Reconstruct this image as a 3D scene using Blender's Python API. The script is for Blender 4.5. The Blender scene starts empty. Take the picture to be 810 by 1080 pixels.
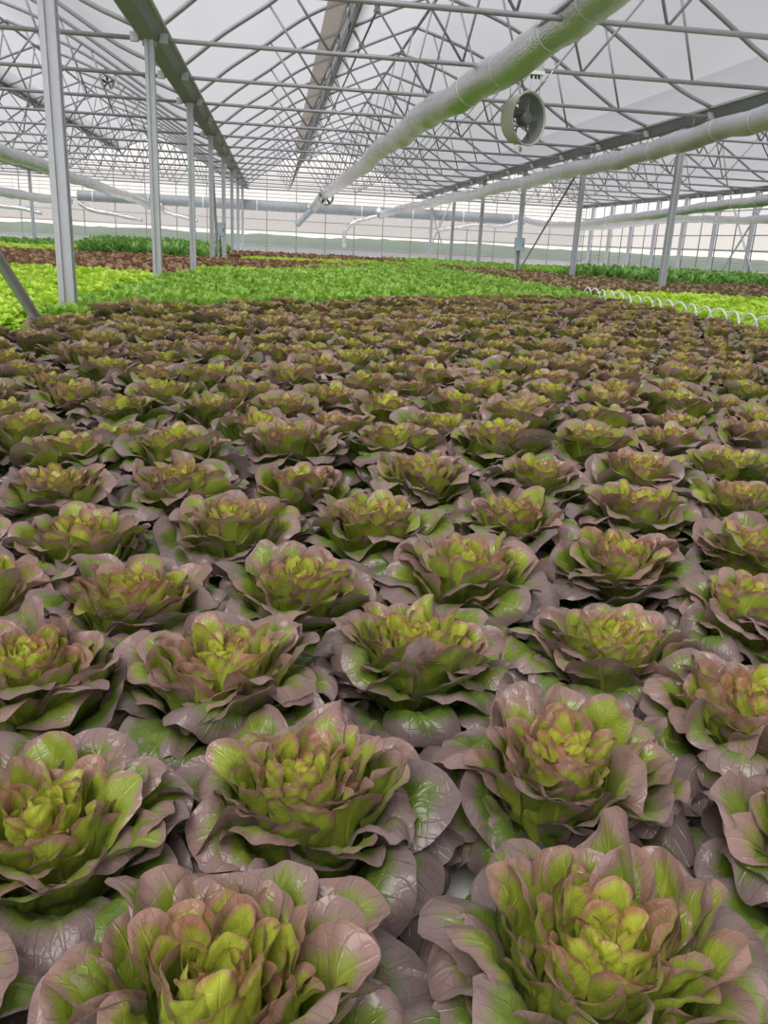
import bpy, math, random
import numpy as np
from mathutils import Matrix, Vector
C = bpy.context.scene.collection
PI = math.pi
CZ = 0.7                                   # camera height above the raft boards
# ------------------------------------------------------------------ camera maths (measured from the photograph)
FPX, YAW, PITCH, ROLL = 861.83, .1410, .3179, .0501
cy, sy = math.cos(YAW), math.sin(YAW)
FW = np.array([sy*math.cos(PITCH), cy*math.cos(PITCH), -math.sin(PITCH)])
_r = np.array([cy, -sy, 0.]); _u = np.cross(_r, FW)
c_, s_ = math.cos(ROLL), math.sin(ROLL)
RT, UP = c_*_r + s_*_u, -s_*_r + c_*_u
def ray(x, y): return (x-405)/FPX*RT - (y-540)/FPX*UP + FW
def on_z(x, y, z):                         # z in world units
    d = ray(x, y); p = d*((z-CZ)/d[2]); return np.array([p[0], p[1], z])
def project(P):
    q = np.array(P, float) - np.array([0, 0, CZ]); d = q @ FW
    return 405 + FPX*(q @ RT)/d, 540 - FPX*(q @ UP)/d, d
cam_d = bpy.data.cameras.new('camera'); cam = bpy.data.objects.new('camera', cam_d); C.objects.link(cam)
cam_d.sensor_fit = 'VERTICAL'; cam_d.sensor_height = 36; cam_d.lens = 36*FPX/1080
cam_d.clip_start = .02; cam_d.clip_end = 500
M3 = Matrix((RT, UP, -FW)).transposed()
cam.matrix_world = Matrix.Translation((0, 0, CZ)) @ M3.to_4x4()
bpy.context.scene.camera = cam

# ------------------------------------------------------------------ object helpers
def link(o, parent=None):
    C.objects.link(o)
    if parent is not None: o.parent = parent
    return o
def tag(o, label=None, cat=None, group=None, kind=None):
    if label: o['label'] = label
    if cat: o['category'] = cat
    if group: o['group'] = group
    if kind: o['kind'] = kind
    return o
def empty(name, loc=(0, 0, 0), rz=0, label=None, cat=None, group=None, kind=None):
    o = bpy.data.objects.new(name, None); link(o); o.location = loc; o.rotation_euler = (0, 0, rz)
    o.empty_display_size = .05
    return tag(o, label, cat, group, kind)
def copy_tree(o, parent=None):
    c = o.copy(); link(c, parent)
    for ch in list(o.children): copy_tree(ch, c)
    return c
def mesh_np(name, V, F, smooth=True, attrs=None, uv=None):
    V = np.asarray(V, np.float32); F = np.asarray(F, np.int32)
    me = bpy.data.meshes.new(name); n = len(F); k = F.shape[1]
    me.vertices.add(len(V)); me.vertices.foreach_set('co', V.ravel())
    me.loops.add(n*k); me.loops.foreach_set('vertex_index', F.ravel())
    me.polygons.add(n); me.polygons.foreach_set('loop_start', np.arange(n, dtype=np.int32)*k)
    me.polygons.foreach_set('use_smooth', np.full(n, smooth))
    me.update(calc_edges=True)
    if attrs is not None:
        a = me.color_attributes.new('leaf', 'FLOAT_COLOR', 'POINT')
        a.data.foreach_set('color', np.asarray(attrs, np.float32).ravel())
    if uv is not None:
        l = me.uv_layers.new(name='uv'); l.data.foreach_set('uv', np.asarray(uv, np.float32)[F.ravel()].ravel())
    return me
class MB:                                  # collects shapes, links them as ONE mesh object
    def __init__(s): s.v = []; s.f = []; s.sm = []
    def add(s, vs, fs, smooth=False):
        b = len(s.v); s.v += [tuple(map(float, p)) for p in vs]
        s.f += [tuple(b+i for i in f) for f in fs]; s.sm += [smooth]*len(fs); return s
    def box(s, x0, x1, y0, y1, z0, z1):
        return s.add([(x0,y0,z0),(x1,y0,z0),(x1,y1,z0),(x0,y1,z0),(x0,y0,z1),(x1,y0,z1),(x1,y1,z1),(x0,y1,z1)],
                     [(0,3,2,1),(4,5,6,7),(0,1,5,4),(1,2,6,5),(2,3,7,6),(3,0,4,7)])
    def tube(s, pts, rad, n=8, cap=True, smooth=True):
        P = [Vector(p) for p in pts]; m = len(P)
        rad = rad if hasattr(rad, '__len__') else [rad]*m
        vs = []; pu = None
        for i in range(m):
            t = (P[min(i+1, m-1)] - P[max(i-1, 0)]).normalized()
            if pu is None: pu = Vector((0, 0, 1)) if abs(t.z) < .9 else Vector((0, 1, 0))
            a = t.cross(pu).normalized(); b = a.cross(t).normalized(); pu = b
            for k in range(n):
                w = 2*PI*(k+.5)/n; vs.append(P[i] + a*(math.cos(w)*rad[i]) + b*(math.sin(w)*rad[i]))
        fs = [(i*n+k, i*n+(k+1) % n, (i+1)*n+(k+1) % n, (i+1)*n+k) for i in range(m-1) for k in range(n)]
        if cap: fs += [tuple(range(n-1, -1, -1)), tuple((m-1)*n+k for k in range(n))]
        return s.add(vs, fs, smooth)
    def prism(s, prof, axis, a0, a1):      # closed profile extruded along an axis
        n = len(prof)
        def P(p, a):
            return {'x': (a, p[0], p[1]), 'y': (p[0], a, p[1]), 'z': (p[0], p[1], a)}[axis]
        return s.add([P(p, a0) for p in prof] + [P(p, a1) for p in prof],
                     [(k, (k+1) % n, n+(k+1) % n, n+k) for k in range(n)] + [tuple(range(n-1, -1, -1)), tuple(range(n, 2*n))])
    def build(s, name, mat, parent=None):
        me = bpy.data.meshes.new(name); me.from_pydata(s.v, [], s.f); me.update()
        me.polygons.foreach_set('use_smooth', s.sm); me.materials.append(mat)
        return link(bpy.data.objects.new(name, me), parent)

# ------------------------------------------------------------------ materials
def mat(name):
    m = bpy.data.materials.new(name); m.use_nodes = True; nt = m.node_tree; nt.nodes.clear()
    out = nt.nodes.new('ShaderNodeOutputMaterial')
    def N(t, **kw):
        n = nt.nodes.new('ShaderNode'+t)
        for k, v in kw.items():
            if k in n.inputs: n.inputs[k].default_value = v
            else: setattr(n, k, v)
        return n
    return m, nt, N, nt.links.new, out
def col(r, g, b): return (r, g, b, 1)
def srgb(r, g, b):
    f = lambda c: (c/255/12.92) if c <= 10 else ((c/255+.055)/1.055)**2.4
    return (f(r), f(g), f(b), 1)
def M2(N, L, op, a, b=None, clamp=False):
    n = N('Math'); n.operation = op; n.use_clamp = clamp
    for i, x in enumerate((a, b)):
        if x is None: continue
        if isinstance(x, (int, float)): n.inputs[i].default_value = x
        else: L(x, n.inputs[i])
    return n.outputs[0]
def mixc(N, L, fac, a, b):
    n = N('Mix'); n.data_type = 'RGBA'
    for sock, x in ((n.inputs[0], fac), (n.inputs[6], a), (n.inputs[7], b)):
        if isinstance(x, (int, float, tuple)): sock.default_value = x
        else: L(x, sock)
    return n.outputs[2]
def plain(name, c, rough=.5, metal=0., noise=.12, scale=9., bump=0., bscale=60., spec=.5):
    m, nt, N, L, out = mat(name)
    b = N('BsdfPrincipled'); b.inputs['Roughness'].default_value = rough; b.inputs['Metallic'].default_value = metal
    b.inputs['Specular IOR Level'].default_value = spec
    tc = N('TexCoord'); nz = N('TexNoise'); nz.inputs['Scale'].default_value = scale; nz.inputs['Detail'].default_value = 5
    L(tc.outputs['Object'], nz.inputs['Vector'])
    d = tuple(x*(1-noise) for x in c[:3])+(1,); e = tuple(min(1, x*(1+noise)) for x in c[:3])+(1,)
    L(mixc(N, L, nz.outputs['Fac'], d, e), b.inputs['Base Color'])
    if bump:
        n2 = N('TexNoise'); n2.inputs['Scale'].default_value = bscale; n2.inputs['Detail'].default_value = 3
        L(tc.outputs['Object'], n2.inputs['Vector'])
        bp = N('Bump'); bp.inputs['Strength'].default_value = bump; bp.inputs['Distance'].default_value = .02
        L(n2.outputs['Fac'], bp.inputs['Height']); L(bp.outputs[0], b.inputs['Normal'])
    L(b.outputs[0], out.inputs['Surface']); return m
def film_mat(name, c, clear, transl=.8, scale=1.2):
    m, nt, N, L, out = mat(name)
    tc = N('TexCoord'); mp = N('Mapping'); mp.inputs['Scale'].default_value = (1, .25, 1)
    nz = N('TexNoise'); nz.inputs['Scale'].default_value = scale; nz.inputs['Detail'].default_value = 4
    L(tc.outputs['Object'], mp.inputs['Vector']); L(mp.outputs[0], nz.inputs['Vector'])
    cc = mixc(N, L, nz.outputs['Fac'], tuple(x*.88 for x in c[:3])+(1,), c)
    tr = N('BsdfTranslucent'); L(cc, tr.inputs['Color'])
    df = N('BsdfPrincipled'); df.inputs['Base Color'].default_value = col(.75, .75, .78); df.inputs['Roughness'].default_value = .3
    bp = N('Bump'); bp.inputs['Strength'].default_value = .25; bp.inputs['Distance'].default_value = .05
    L(nz.outputs['Fac'], bp.inputs['Height']); L(bp.outputs[0], df.inputs['Normal'])
    m1 = N('MixShader'); m1.inputs[0].default_value = transl; L(df.outputs[0], m1.inputs[1]); L(tr.outputs[0], m1.inputs[2])
    tp = N('BsdfTransparent')
    m2 = N('MixShader'); m2.inputs[0].default_value = clear; L(m1.outputs[0], m2.inputs[1]); L(tp.outputs[0], m2.inputs[2])
    L(m2.outputs[0], out.inputs['Surface']); return m
def leaf_mat(name, green, young, deep, rim, redtip, veins=True, transl=.3, rough=.36, spec=.5):
    """attribute 'leaf': R = anthocyanin (purple) amount, G = youth (bright heart), B = random tone, lowered on outer head leaves for age and painted-in shade"""
    m, nt, N, L, out = mat(name)
    at = N('Attribute'); at.attribute_name = 'leaf'; at.attribute_type = 'GEOMETRY'
    sp = N('SeparateColor'); L(at.outputs['Color'], sp.inputs[0])
    tc = N('TexCoord'); nz = N('TexNoise'); nz.inputs['Scale'].default_value = 38; nz.inputs['Detail'].default_value = 4
    L(tc.outputs['Object'], nz.inputs['Vector'])
    oi = N('ObjectInfo')
    nb = N('TexNoise'); nb.inputs['Scale'].default_value = 13; nb.inputs['Detail'].default_value = 2; L(tc.outputs['Object'], nb.inputs['Vector'])
    p = M2(N, L, 'ADD', sp.outputs[0], M2(N, L, 'MULTIPLY', M2(N, L, 'SUBTRACT', nz.outputs['Fac'], .5), .55))
    p = M2(N, L, 'ADD', p, M2(N, L, 'MULTIPLY', M2(N, L, 'SUBTRACT', oi.outputs['Random'], .5), .12))
    p = M2(N, L, 'ADD', p, M2(N, L, 'MULTIPLY', M2(N, L, 'SUBTRACT', nb.outputs['Fac'], .5), .9))
    mr = N('MapRange'); mr.interpolation_type = 'SMOOTHSTEP'; mr.inputs[1].default_value = .26; mr.inputs[2].default_value = .72
    L(p, mr.inputs[0])
    base = mixc(N, L, sp.outputs[1], mixc(N, L, sp.outputs[2], deep, green), young)
    pur = mixc(N, L, sp.outputs[1], mixc(N, L, sp.outputs[2], (rim[0]*.48, rim[1]*.52, rim[2]*.50, 1), rim), redtip)  # low B gives a darker rim: older outer leaves, with their shade in the colour
    c = mixc(N, L, mr.outputs[0], base, pur)
    hgt = nz.outputs['Fac']
    if veins:
        uv = N('UVMap'); uv.uv_map = 'uv'; sx = N('SeparateXYZ'); L(uv.outputs[0], sx.inputs[0])
        au = M2(N, L, 'ABSOLUTE', sx.outputs[0])
        w = M2(N, L, 'SUBTRACT', M2(N, L, 'MULTIPLY', sx.outputs[1], 7.), M2(N, L, 'MULTIPLY', au, 2.6))
        w = M2(N, L, 'ADD', w, M2(N, L, 'MULTIPLY', nz.outputs['Fac'], .9))
        pp = N('Math'); pp.operation = 'PINGPONG'; L(w, pp.inputs[0]); pp.inputs[1].default_value = .5
        v1 = N('MapRange'); v1.interpolation_type = 'SMOOTHSTEP'; v1.inputs[1].default_value = 0; v1.inputs[2].default_value = .07
        v1.inputs[3].default_value = 1; v1.inputs[4].default_value = 0; L(pp.outputs[0], v1.inputs[0])
        mid = N('MapRange'); mid.interpolation_type = 'SMOOTHSTEP'; mid.inputs[1].default_value = .015; mid.inputs[2].default_value = .075
        mid.inputs[3].default_value = 1; mid.inputs[4].default_value = 0; L(au, mid.inputs[0])
        vo = N('TexVoronoi'); vo.feature = 'DISTANCE_TO_EDGE'; vo.inputs['Scale'].default_value = 75
        L(tc.outputs['Object'], vo.inputs['Vector'])
        v2 = N('MapRange'); v2.inputs[1].default_value = 0; v2.inputs[2].default_value = .09
        v2.inputs[3].default_value = .28; v2.inputs[4].default_value = 0; L(vo.outputs['Distance'], v2.inputs[0])
        vv = M2(N, L, 'MAXIMUM', M2(N, L, 'MAXIMUM', v1.outputs[0], mid.outputs[0]), v2.outputs[0])
        c = mixc(N, L, M2(N, L, 'MULTIPLY', M2(N, L, 'MULTIPLY', M2(N, L, 'MAXIMUM', v1.outputs[0], v2.outputs[0]), .30), mr.outputs[0]), c, tuple(x*.45 for x in rim[:3])+(1,))
        c = mixc(N, L, M2(N, L, 'MULTIPLY', mid.outputs[0], M2(N, L, 'MULTIPLY', M2(N, L, 'SUBTRACT', 1., sx.outputs[1]), .7)), c, young)
        hgt = M2(N, L, 'SUBTRACT', M2(N, L, 'MULTIPLY', nz.outputs['Fac'], 1.2), M2(N, L, 'MULTIPLY', vv, .55))
    b = N('BsdfPrincipled'); L(c, b.inputs['Base Color']); b.inputs['Roughness'].default_value = rough
    b.inputs['Specular IOR Level'].default_value = spec
    b.inputs['Sheen Weight'].default_value = .06; b.inputs['Sheen Roughness'].default_value = .4; b.inputs['Sheen Tint'].default_value = (1, .9, .92, 1)
    bp = N('Bump'); bp.inputs['Strength'].default_value = .4; bp.inputs['Distance'].default_value = .004
    L(hgt, bp.inputs['Height']); L(bp.outputs[0], b.inputs['Normal'])
    tr = N('BsdfTranslucent'); L(c, tr.inputs['Color'])
    mx = N('MixShader'); mx.inputs[0].default_value = transl; L(b.outputs[0], mx.inputs[1]); L(tr.outputs[0], mx.inputs[2])
    L(mx.outputs[0], out.inputs['Surface']); return m

STEEL = plain('galvanised_steel', col(.40, .41, .415), .45, .25, .12, 6)
TUBE = plain('frame_tube', col(.27, .275, .30), .5, .25, .10, 6)
DARKST = plain('gutter_steel', col(.18, .195, .205), .5, .2, .15, 4)
POSTM = plain('post_steel', col(.45, .47, .52), .42, .25, .10, 7)
WHITEP = plain('white_plastic', col(.82, .83, .82), .45, 0, .05, 5)
BOARD = plain('foam_board', col(.80, .80, .77), .7, 0, .06, 5, .15, 300)
DARK = plain('dark_plastic', col(.05, .055, .06), .5)
MOTOR = plain('motor_grey', col(.11, .115, .12), .5)
SHROUD = plain('fan_shroud_grey', col(.46, .46, .40), .5)
LINING = plain('fan_lining', col(.20, .225, .215), .5)
BOXM = plain('box_blue_grey', col(.30, .37, .43), .5)
FOIL = plain('foil_sleeve', col(.74, .74, .76), .25, 1.0, .10, 6, 1.0, 45)
PIPEM = plain('big_duct', col(.36, .39, .42), .65, .1, .12, 5)
PLASTER = plain('kerb', col(.66, .66, .64), .8)
FILM = film_mat('roof_film', col(.122, .123, .136), .14, .9)
FILM_G = film_mat('gable_film', col(.5, .49, .47), .86, .9)
FILM_W = film_mat('wall_film', col(.60, .55, .59), .60, .85)
BAND = film_mat('vent_curtain', col(.22, .19, .155), .12, .7)
SKIRT = film_mat('skirt_film', col(.86, .86, .86), .10, .6)
RED = leaf_mat('red_butterhead', green=col(.185, .265, .03), young=col(.62, .67, .08), deep=col(.08, .15, .02),
               rim=col(.36, .25, .24), redtip=col(.50, .24, .12), rough=.27, transl=.24, spec=.65)
REDFAR = leaf_mat('red_leaf_far', green=col(.24, .23, .09), young=col(.34, .30, .12), deep=col(.16, .14, .08),
                  rim=col(.34, .23, .19), redtip=col(.38, .25, .16), veins=False, rough=.5)
DARKRED = leaf_mat('dark_red_leaf', green=col(.20, .10, .06), young=col(.28, .14, .09), deep=col(.10, .05, .04),
                   rim=col(.26, .12, .11), redtip=col(.30, .14, .12), veins=False, rough=.5)
BROWN = leaf_mat('brown_leaf', green=col(.38, .26, .11), young=col(.46, .3, .15), deep=col(.26, .17, .09),
                 rim=col(.46, .27, .19), redtip=col(.34, .2, .13), veins=False, rough=.5)
LIME = leaf_mat('lime_leaf', green=col(.40, .66, .02), young=col(.54, .78, .05), deep=col(.22, .44, .02),
                rim=col(.55, .85, .06), redtip=col(.7, .9, .15), veins=False, transl=.4, rough=.45)
GREEN = leaf_mat('green_leaf', green=col(.22, .45, .035), young=col(.36, .62, .06), deep=col(.11, .27, .02),
                 rim=col(.28, .52, .08), redtip=col(.45, .7, .15), veins=False, transl=.4, rough=.45)
TALL = leaf_mat('tall_green_leaf', green=col(.20, .42, .08), young=col(.3, .55, .11), deep=col(.12, .28, .06),
                rim=col(.14, .3, .08), redtip=col(.2, .4, .1), veins=False, transl=.35, rough=.5)
GROUND = plain('outside_field', col(.055, .062, .04), .9, 0, .4, .15)
TREES = plain('tree_belt', col(.03, .04, .032), .9, 0, .35, .3)

# ------------------------------------------------------------------ world light: bright overcast sky
w = bpy.data.worlds.new('overcast'); bpy.context.scene.world = w; w.use_nodes = True; nt = w.node_tree; nt.nodes.clear()
ow = nt.nodes.new('ShaderNodeOutputWorld'); bg = nt.nodes.new('ShaderNodeBackground')
tc = nt.nodes.new('ShaderNodeTexCoord'); sx = nt.nodes.new('ShaderNodeSeparateXYZ'); rp = nt.nodes.new('ShaderNodeValToRGB')
nt.links.new(tc.outputs['Generated'], sx.inputs[0]); nt.links.new(sx.outputs[2], rp.inputs[0])
nt.links.new(rp.outputs[0], bg.inputs[0]); nt.links.new(bg.outputs[0], ow.inputs[0])
e = rp.color_ramp.elements; e[0].position = 0; e[0].color = (1.0, .95, .84, 1); e[1].position = 1; e[1].color = (1.0, 1.0, 1.08, 1)
k = e.new(.06); k.color = (.99, .93, .905, 1); k = e.new(.3); k.color = (.90, .90, .93, 1)
bg.inputs[1].default_value = 0.92
sun = bpy.data.lights.new('soft_sun', 'SUN'); sun.energy = 13.5; sun.angle = math.radians(38); sun.color = (1, .97, .92)
so = bpy.data.objects.new('soft_sun', sun); link(so); so.rotation_euler = (math.radians(28), math.radians(-22), 0)

# ------------------------------------------------------------------ the greenhouse
Y0, SP, KF = 10.5, 2.26, 13
YF = Y0 + KF*SP                            # the far gable wall
YB = -3.2                                  # the wall behind
BAYS = [-17.4, -9.4, -1.4, 6.6]; XL, XR = -17.4, 14.6
GZ = 2.03 + CZ
bayname = {-17.4: 'outermost far left bay', -9.4: 'bay left of the near posts', -1.4: 'middle bay', 6.6: 'bay along the open side wall'}
def cr(pts, n):                            # smooth curve through points
    P = [np.array(p, float) for p in pts]; P = [2*P[0]-P[1]] + P + [2*P[-1]-P[-2]]; o = []
    for i in range(1, len(P)-2):
        for k in range(n):
            t = k/n; a, b, c, d = P[i-1:i+3]
            o.append(.5*((2*b)+(-a+c)*t+(2*a-5*b+4*c-d)*t*t+(-a+3*b-3*c+d)*t**3))
    o.append(P[-2]); return o
ARCH = cr([(.08, 2.12), (.35, 2.33), (.70, 2.60), (1.24, 2.95), (1.54, 3.17), (1.90, 3.40), (2.30, 3.59), (2.55, 3.68)], 3)
RIGHT = cr([(2.58, 3.28), (3.3, 3.60), (4.0, 3.88), (4.9, 3.62), (5.5, 3.38), (6.1, 3.06), (6.7, 2.70), (7.3, 2.35), (7.92, 2.12)], 3)
RAFL = cr([(2.58, 3.28), (3.3, 3.60), (4.0, 3.88)], 3)
RAFR = cr([(4.0, 3.88), (4.9, 3.62), (5.5, 3.38), (6.1, 3.06), (6.7, 2.70), (7.3, 2.35), (7.92, 2.12)], 3)
def P3(p, y=0): return (p[0], y, p[1]+CZ)

# ground and rafts
g = MB().box(-220, 220, -60, 330, -.32, -.30).build('ground', GROUND); tag(g, kind='structure')
g = MB().box(XL, XR, YB, YF, -.30, 0).build('floor', BOARD); tag(g, kind='structure')
g = MB().box(4.14, 4.34, YB, YF-1, -.02, .10).build('trim_1', PLASTER); tag(g, kind='structure')
# raft board joints: shallow dark gaps between the foam boards
jm = MB()
for i in range(12): jm.box(-1.4, 4.1, .06+i*.6, .066+i*.6, 0, .0015)
for i in range(5): jm.box(-1.4+1.2*i+.1, -1.394+1.2*i+.1, -.5, 9, 0, .0012)
g = jm.build('trim_2', plain('joint', col(.3, .31, .28), .9)); tag(g, kind='structure')

# roof films, one per bay, and vent curtains
def sheet(prof, y0, y1, ny=40, sag=0., off=.03):
    ys = np.linspace(y0, y1, ny*4+1); V = []; n = len(prof)
    for y in ys:
        f = abs(math.sin(PI*(y-Y0)/SP))
        for j, p in enumerate(prof): V.append((p[0], y, p[1]+CZ+off-sag*f*math.sin(PI*j/(n-1))))
    F = [(i*n+j, i*n+j+1, (i+1)*n+j+1, (i+1)*n+j) for i in range(len(ys)-1) for j in range(n-1)]
    return V, F
for bi, x0 in enumerate(BAYS):
    m = MB(); V, F = sheet(ARCH, YB, YF, 20, -.03); m.add(V, F, True); V, F = sheet(RIGHT, YB, YF, 20, -.03); m.add(V, F, True)
    o = m.build('ceiling', FILM); o.location.x = x0; tag(o, kind='structure')
    m = MB(); V, F = sheet([(2.60, 3.24), (2.64, 3.5), (2.58, 3.70)], YB, YF, 20, 0, 0); o = m.add(V, F, True).build('ceiling', FILM); o.location.x = x0; tag(o, kind='structure')
    m = MB(); V, F = sheet([p for p in ARCH if p[0] > 2.05], YB+2, YF-.4, 20, 0, -.035); m.add(V, F, True)
    o = m.build('vent_curtain', BAND); o.location.x = x0
    tag(o, 'beige roll-up curtain strip under the roof vent of the '+bayname[x0], 'vent curtain', 'vent curtains')
# gutters
for gi, x in enumerate([-17.4, -9.4, -1.4, 6.6, 14.6]):
    t = empty('roof_gutter', (x, YB, GZ), 0, ['', 'long grey roof gutter beyond the neighbouring bay', 'long dark steel roof gutter on the near left row of posts', 'long dark steel roof gutter above the foil duct and right post row', 'grey eaves gutter on top of the open side wall'][gi] or 'outermost roof gutter far beyond the left bays', 'gutter', 'roof gutters')
    L_ = YF-YB
    MB().prism([(-.15, .10), (-.15, .085), (-.09, -.02), (.09, -.02), (.15, .085), (.15, .10), (.135, .10), (.075, 0), (-.075, 0), (-.135, .10)], 'y', 0, L_).build('channel', DARKST, t)
    MB().prism([(-.19, .13), (-.19, .10), (-.14, .10), (-.14, .13)], 'y', 0, L_).build('lip', STEEL, t)
    MB().prism([(.19, .13), (.19, .10), (.14, .10), (.14, .13)], 'y', 0, L_).build('lip', STEEL, t)
# trusses
def make_truss():
    t = empty('roof_truss', (0, 0, 0))
    MB().tube([P3(p) for p in ARCH], .03, 8).build('arched_rib', TUBE, t)
    MB().tube([P3(p) for p in RAFL], .026, 8).build('rafter', TUBE, t)
    MB().tube([P3(p) for p in RAFR], .03, 8).build('rafter', TUBE, t)
    MB().tube([P3((.1, 2.02)), P3((7.9, 2.02))], .026, 8).build('tie_beam', TUBE, t)
    for a, b in (((3.55, 2.03), (2.6, 3.28)), ((3.55, 2.03), (3.95, 3.82)), ((5.0, 2.03), (4.35, 3.76)), ((5.0, 2.03), (5.9, 3.16)),
                 ((6.4, 2.03), (6.05, 3.08)), ((2.0, 2.03), (2.58, 3.28)), ((2.0, 2.03), (1.3, 2.98))):
        MB().tube([P3(a), P3(b)], .0155, 6).build('web_bar', TUBE, t)
    MB().tube([P3((2.57, 3.24)), P3((2.55, 3.7))], .02, 6).build('vent_strut', TUBE, t)
    for x in (.16, 7.84):
        MB().box(x-.045, x+.045, -.03, .03, 1.985+CZ, 2.08+CZ).build('bracket', STEEL, t)
    return t
proto = None
def nth(i): return ['first', 'second', 'third', 'fourth', 'fifth', 'sixth', 'seventh', 'eighth', 'ninth', 'tenth', 'eleventh', 'twelfth', 'thirteenth', 'fourteenth', 'fifteenth', 'sixteenth', 'seventeenth', 'eighteenth', 'nineteenth', 'twentieth'][i]
for x0 in BAYS:
    i = 0
    for kk in range(-3 if x0 != -17.4 else 4, KF+1):
        y = Y0+kk*SP
        if x0 == 6.6 and kk < -1: continue
        if x0 == -9.4 and kk < -1: continue
        o = make_truss() if proto is None else copy_tree(proto)
        if proto is None: proto = o
        o.location = (x0, y, 0)
        tag(o, 'tubular truss, %s from camera in the %s' % (nth(i), bayname[x0]), 'roof truss', 'roof trusses'); i += 1
# lengthwise rails
def rail(x, z, y0, y1, r, name, label, cat, m=TUBE):
    o = MB().tube([(0, 0, 0), (0, y1-y0, 0)], r, 8).build(name, m); o.location = (x, y0, z+CZ); tag(o, label, cat, 'lengthwise roof tubes'); return o
for x0 in BAYS:
    b = bayname[x0]
    rail(x0+4.0, 3.84, YB, YF, .028, 'ridge_tube', 'straight ridge tube along the apex of the '+b, 'roof tube')
    rail(x0+2.55, 3.72, YB, YF, .03, 'vent_head_tube', 'tube on the upper vent lip in the '+b, 'roof tube')
    rail(x0+2.60, 3.24, YB, YF, .03, 'vent_sill_tube', 'tube on the lower vent lip in the '+b, 'roof tube')
    t = empty('vent_drive_shaft', (x0+2.82, 0, 3.15+CZ), 0, 'rotating vent shaft with small gear boxes in the '+b, 'vent drive', 'vent drive shafts')
    MB().tube([(0, YB, 0), (0, YF, 0)], .017, 6).build('shaft', DARKST, t)
    for kk in range(-2, KF, 1):
        y = Y0+kk*SP+.5
        if x0 not in (-1.4, -9.4) and kk % 2: continue
        m = MB(); m.tube([(0, y-.06, 0), (0, y+.06, 0)], .045, 8); gb = m.build('gear_box', STEEL, t)
        MB().tube([(0.03, y, -.05), (-.27, y+.05, .5)], .012, 6).build('rack_arm', STEEL, gb)
for x in (4.0,):
    for dx in (-.05, .05):
        rail(-1.4+x+dx, 2.09, YB+6, YF-1, .02, 'duct_hanging_rail', 'thin rail on the tie beams above the %s edge of the middle foil duct' % ('left' if dx < 0 else 'right'), 'roof tube')
# posts: square steel with grooved faces
def make_post(h):
    t = empty('support_post')
    a, gdep, gw = .05, .014, .014
    prof = [(-a, -a), (-gw, -a), (-gw, -a+gdep), (gw, -a+gdep), (gw, -a), (a, -a), (a, -gw), (a-gdep, -gw), (a-gdep, gw), (a, gw), (a, a), (gw, a), (gw, a-gdep), (-gw, a-gdep), (-gw, a), (-a, a), (-a, gw), (-a+gdep, gw), (-a+gdep, -gw), (-a, -gw)]
    MB().prism(prof, 'z', 0, h).build('shaft', POSTM, t)
    MB().box(-.09, .09, -.09, .09, 0, .012).build('base_plate', STEEL, t)
    m = MB().box(-.075, .075, -.03, .03, h-.06, h-.012); m.build('cap_bracket', STEEL, t)
    return t
pp = make_post(GZ-.02); first = True
rows = [(-1.4, 0, [-4]+list(range(-2, KF, 2)), 'near left post row'), (6.6, 1.5, range(-2, KF-1, 2), 'post row under the right foil duct'),
        (-9.4, 1, range(0, KF-1, 2), 'post row beyond the neighbouring bay'), (-17.3, 1, range(2, KF-1, 2), 'outermost left post row'),
        (14.38, .3, range(0, KF), 'side wall row')]
for x, off, ks, nm in rows:
    for i, kk in enumerate(ks):
        o = pp if first else copy_tree(pp); first = False
        o.location = (x, Y0+(kk+off)*SP, 0)
        tag(o, 'square galvanised post, %s from camera in the %s' % (nth(i), nm), 'support post', 'posts of the '+nm)
# braces
def brace(a, b, r, label, m=POSTM):
    a = Vector(a); b = Vector(b)
    o = MB().tube([(0, 0, 0), b-a], r, 10).build('diagonal_brace', m); o.location = a; tag(o, label, 'diagonal brace', 'diagonal braces')
ya, yb = Y0-4*SP, Y0-2*SP
brace((-1.4, yb-.6, .05), (-1.4, ya, GZ-.35), .032, 'steel brace tube slanting into the lime lettuces beside the nearest left post')
brace((-1.4, ya, .3), (-1.4, yb-.05, GZ-.1), .032, 'steel brace tube rising to the top of the nearest left post')
brace((6.6, Y0+3.5*SP, GZ-.12), (6.6, Y0+5.4*SP, .1), .022, 'thin dark brace slanting down between the right posts', DARKST)
brace((-1.4, Y0+5*SP-.2, .1), (-1.4, Y0+4*SP, GZ-.1), .03, 'pale brace beside the fourth left post', POSTM)
brace((14.38, Y0+6*SP, .1), (14.38, Y0+7*SP, GZ-.1), .03, 'slim brace on the side wall leaning away from camera')
brace((14.38, Y0+7*SP, .1), (14.38, Y0+6*SP, GZ-.1), .03, 'slim brace on the side wall leaning towards camera')
brace((6.6, YF-2.3, .1), (7.6, YF-2.3, GZ-.2), .03, 'slim crossed brace before the far wall, rising to the side wall')
brace((7.6, YF-2.3, .1), (6.6, YF-2.3, GZ-.2), .03, 'slim crossed brace before the far wall, rising to the lettuce beds')
# electrical boxes on posts
for (x, y, z, l) in ((-1.4, Y0+5.3*SP-.1, .82, 'small blue-grey electrical box on a left post'), (6.6, Y0+5.5*SP-.1, .83, 'small blue-grey electrical box on a right post')):
    t = empty('electrical_box', (x, y, z), 0, l, 'electrical box')
    MB().box(-.13, .13, -.06, .05, -.17, .17).build('housing', BOXM, t); dr = MB().box(-.11, .11, -.075, -.06, -.15, .15).build('door', plain('door_grey', col(.34, .43, .50)), t); MB().box(.07, .09, -.085, -.075, -.03, .03).build('latch', DARK, dr)
    MB().tube([(0, 0, -.17), (0, 0, -.75)], .015, 6).build('cable', DARK, t)

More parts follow.
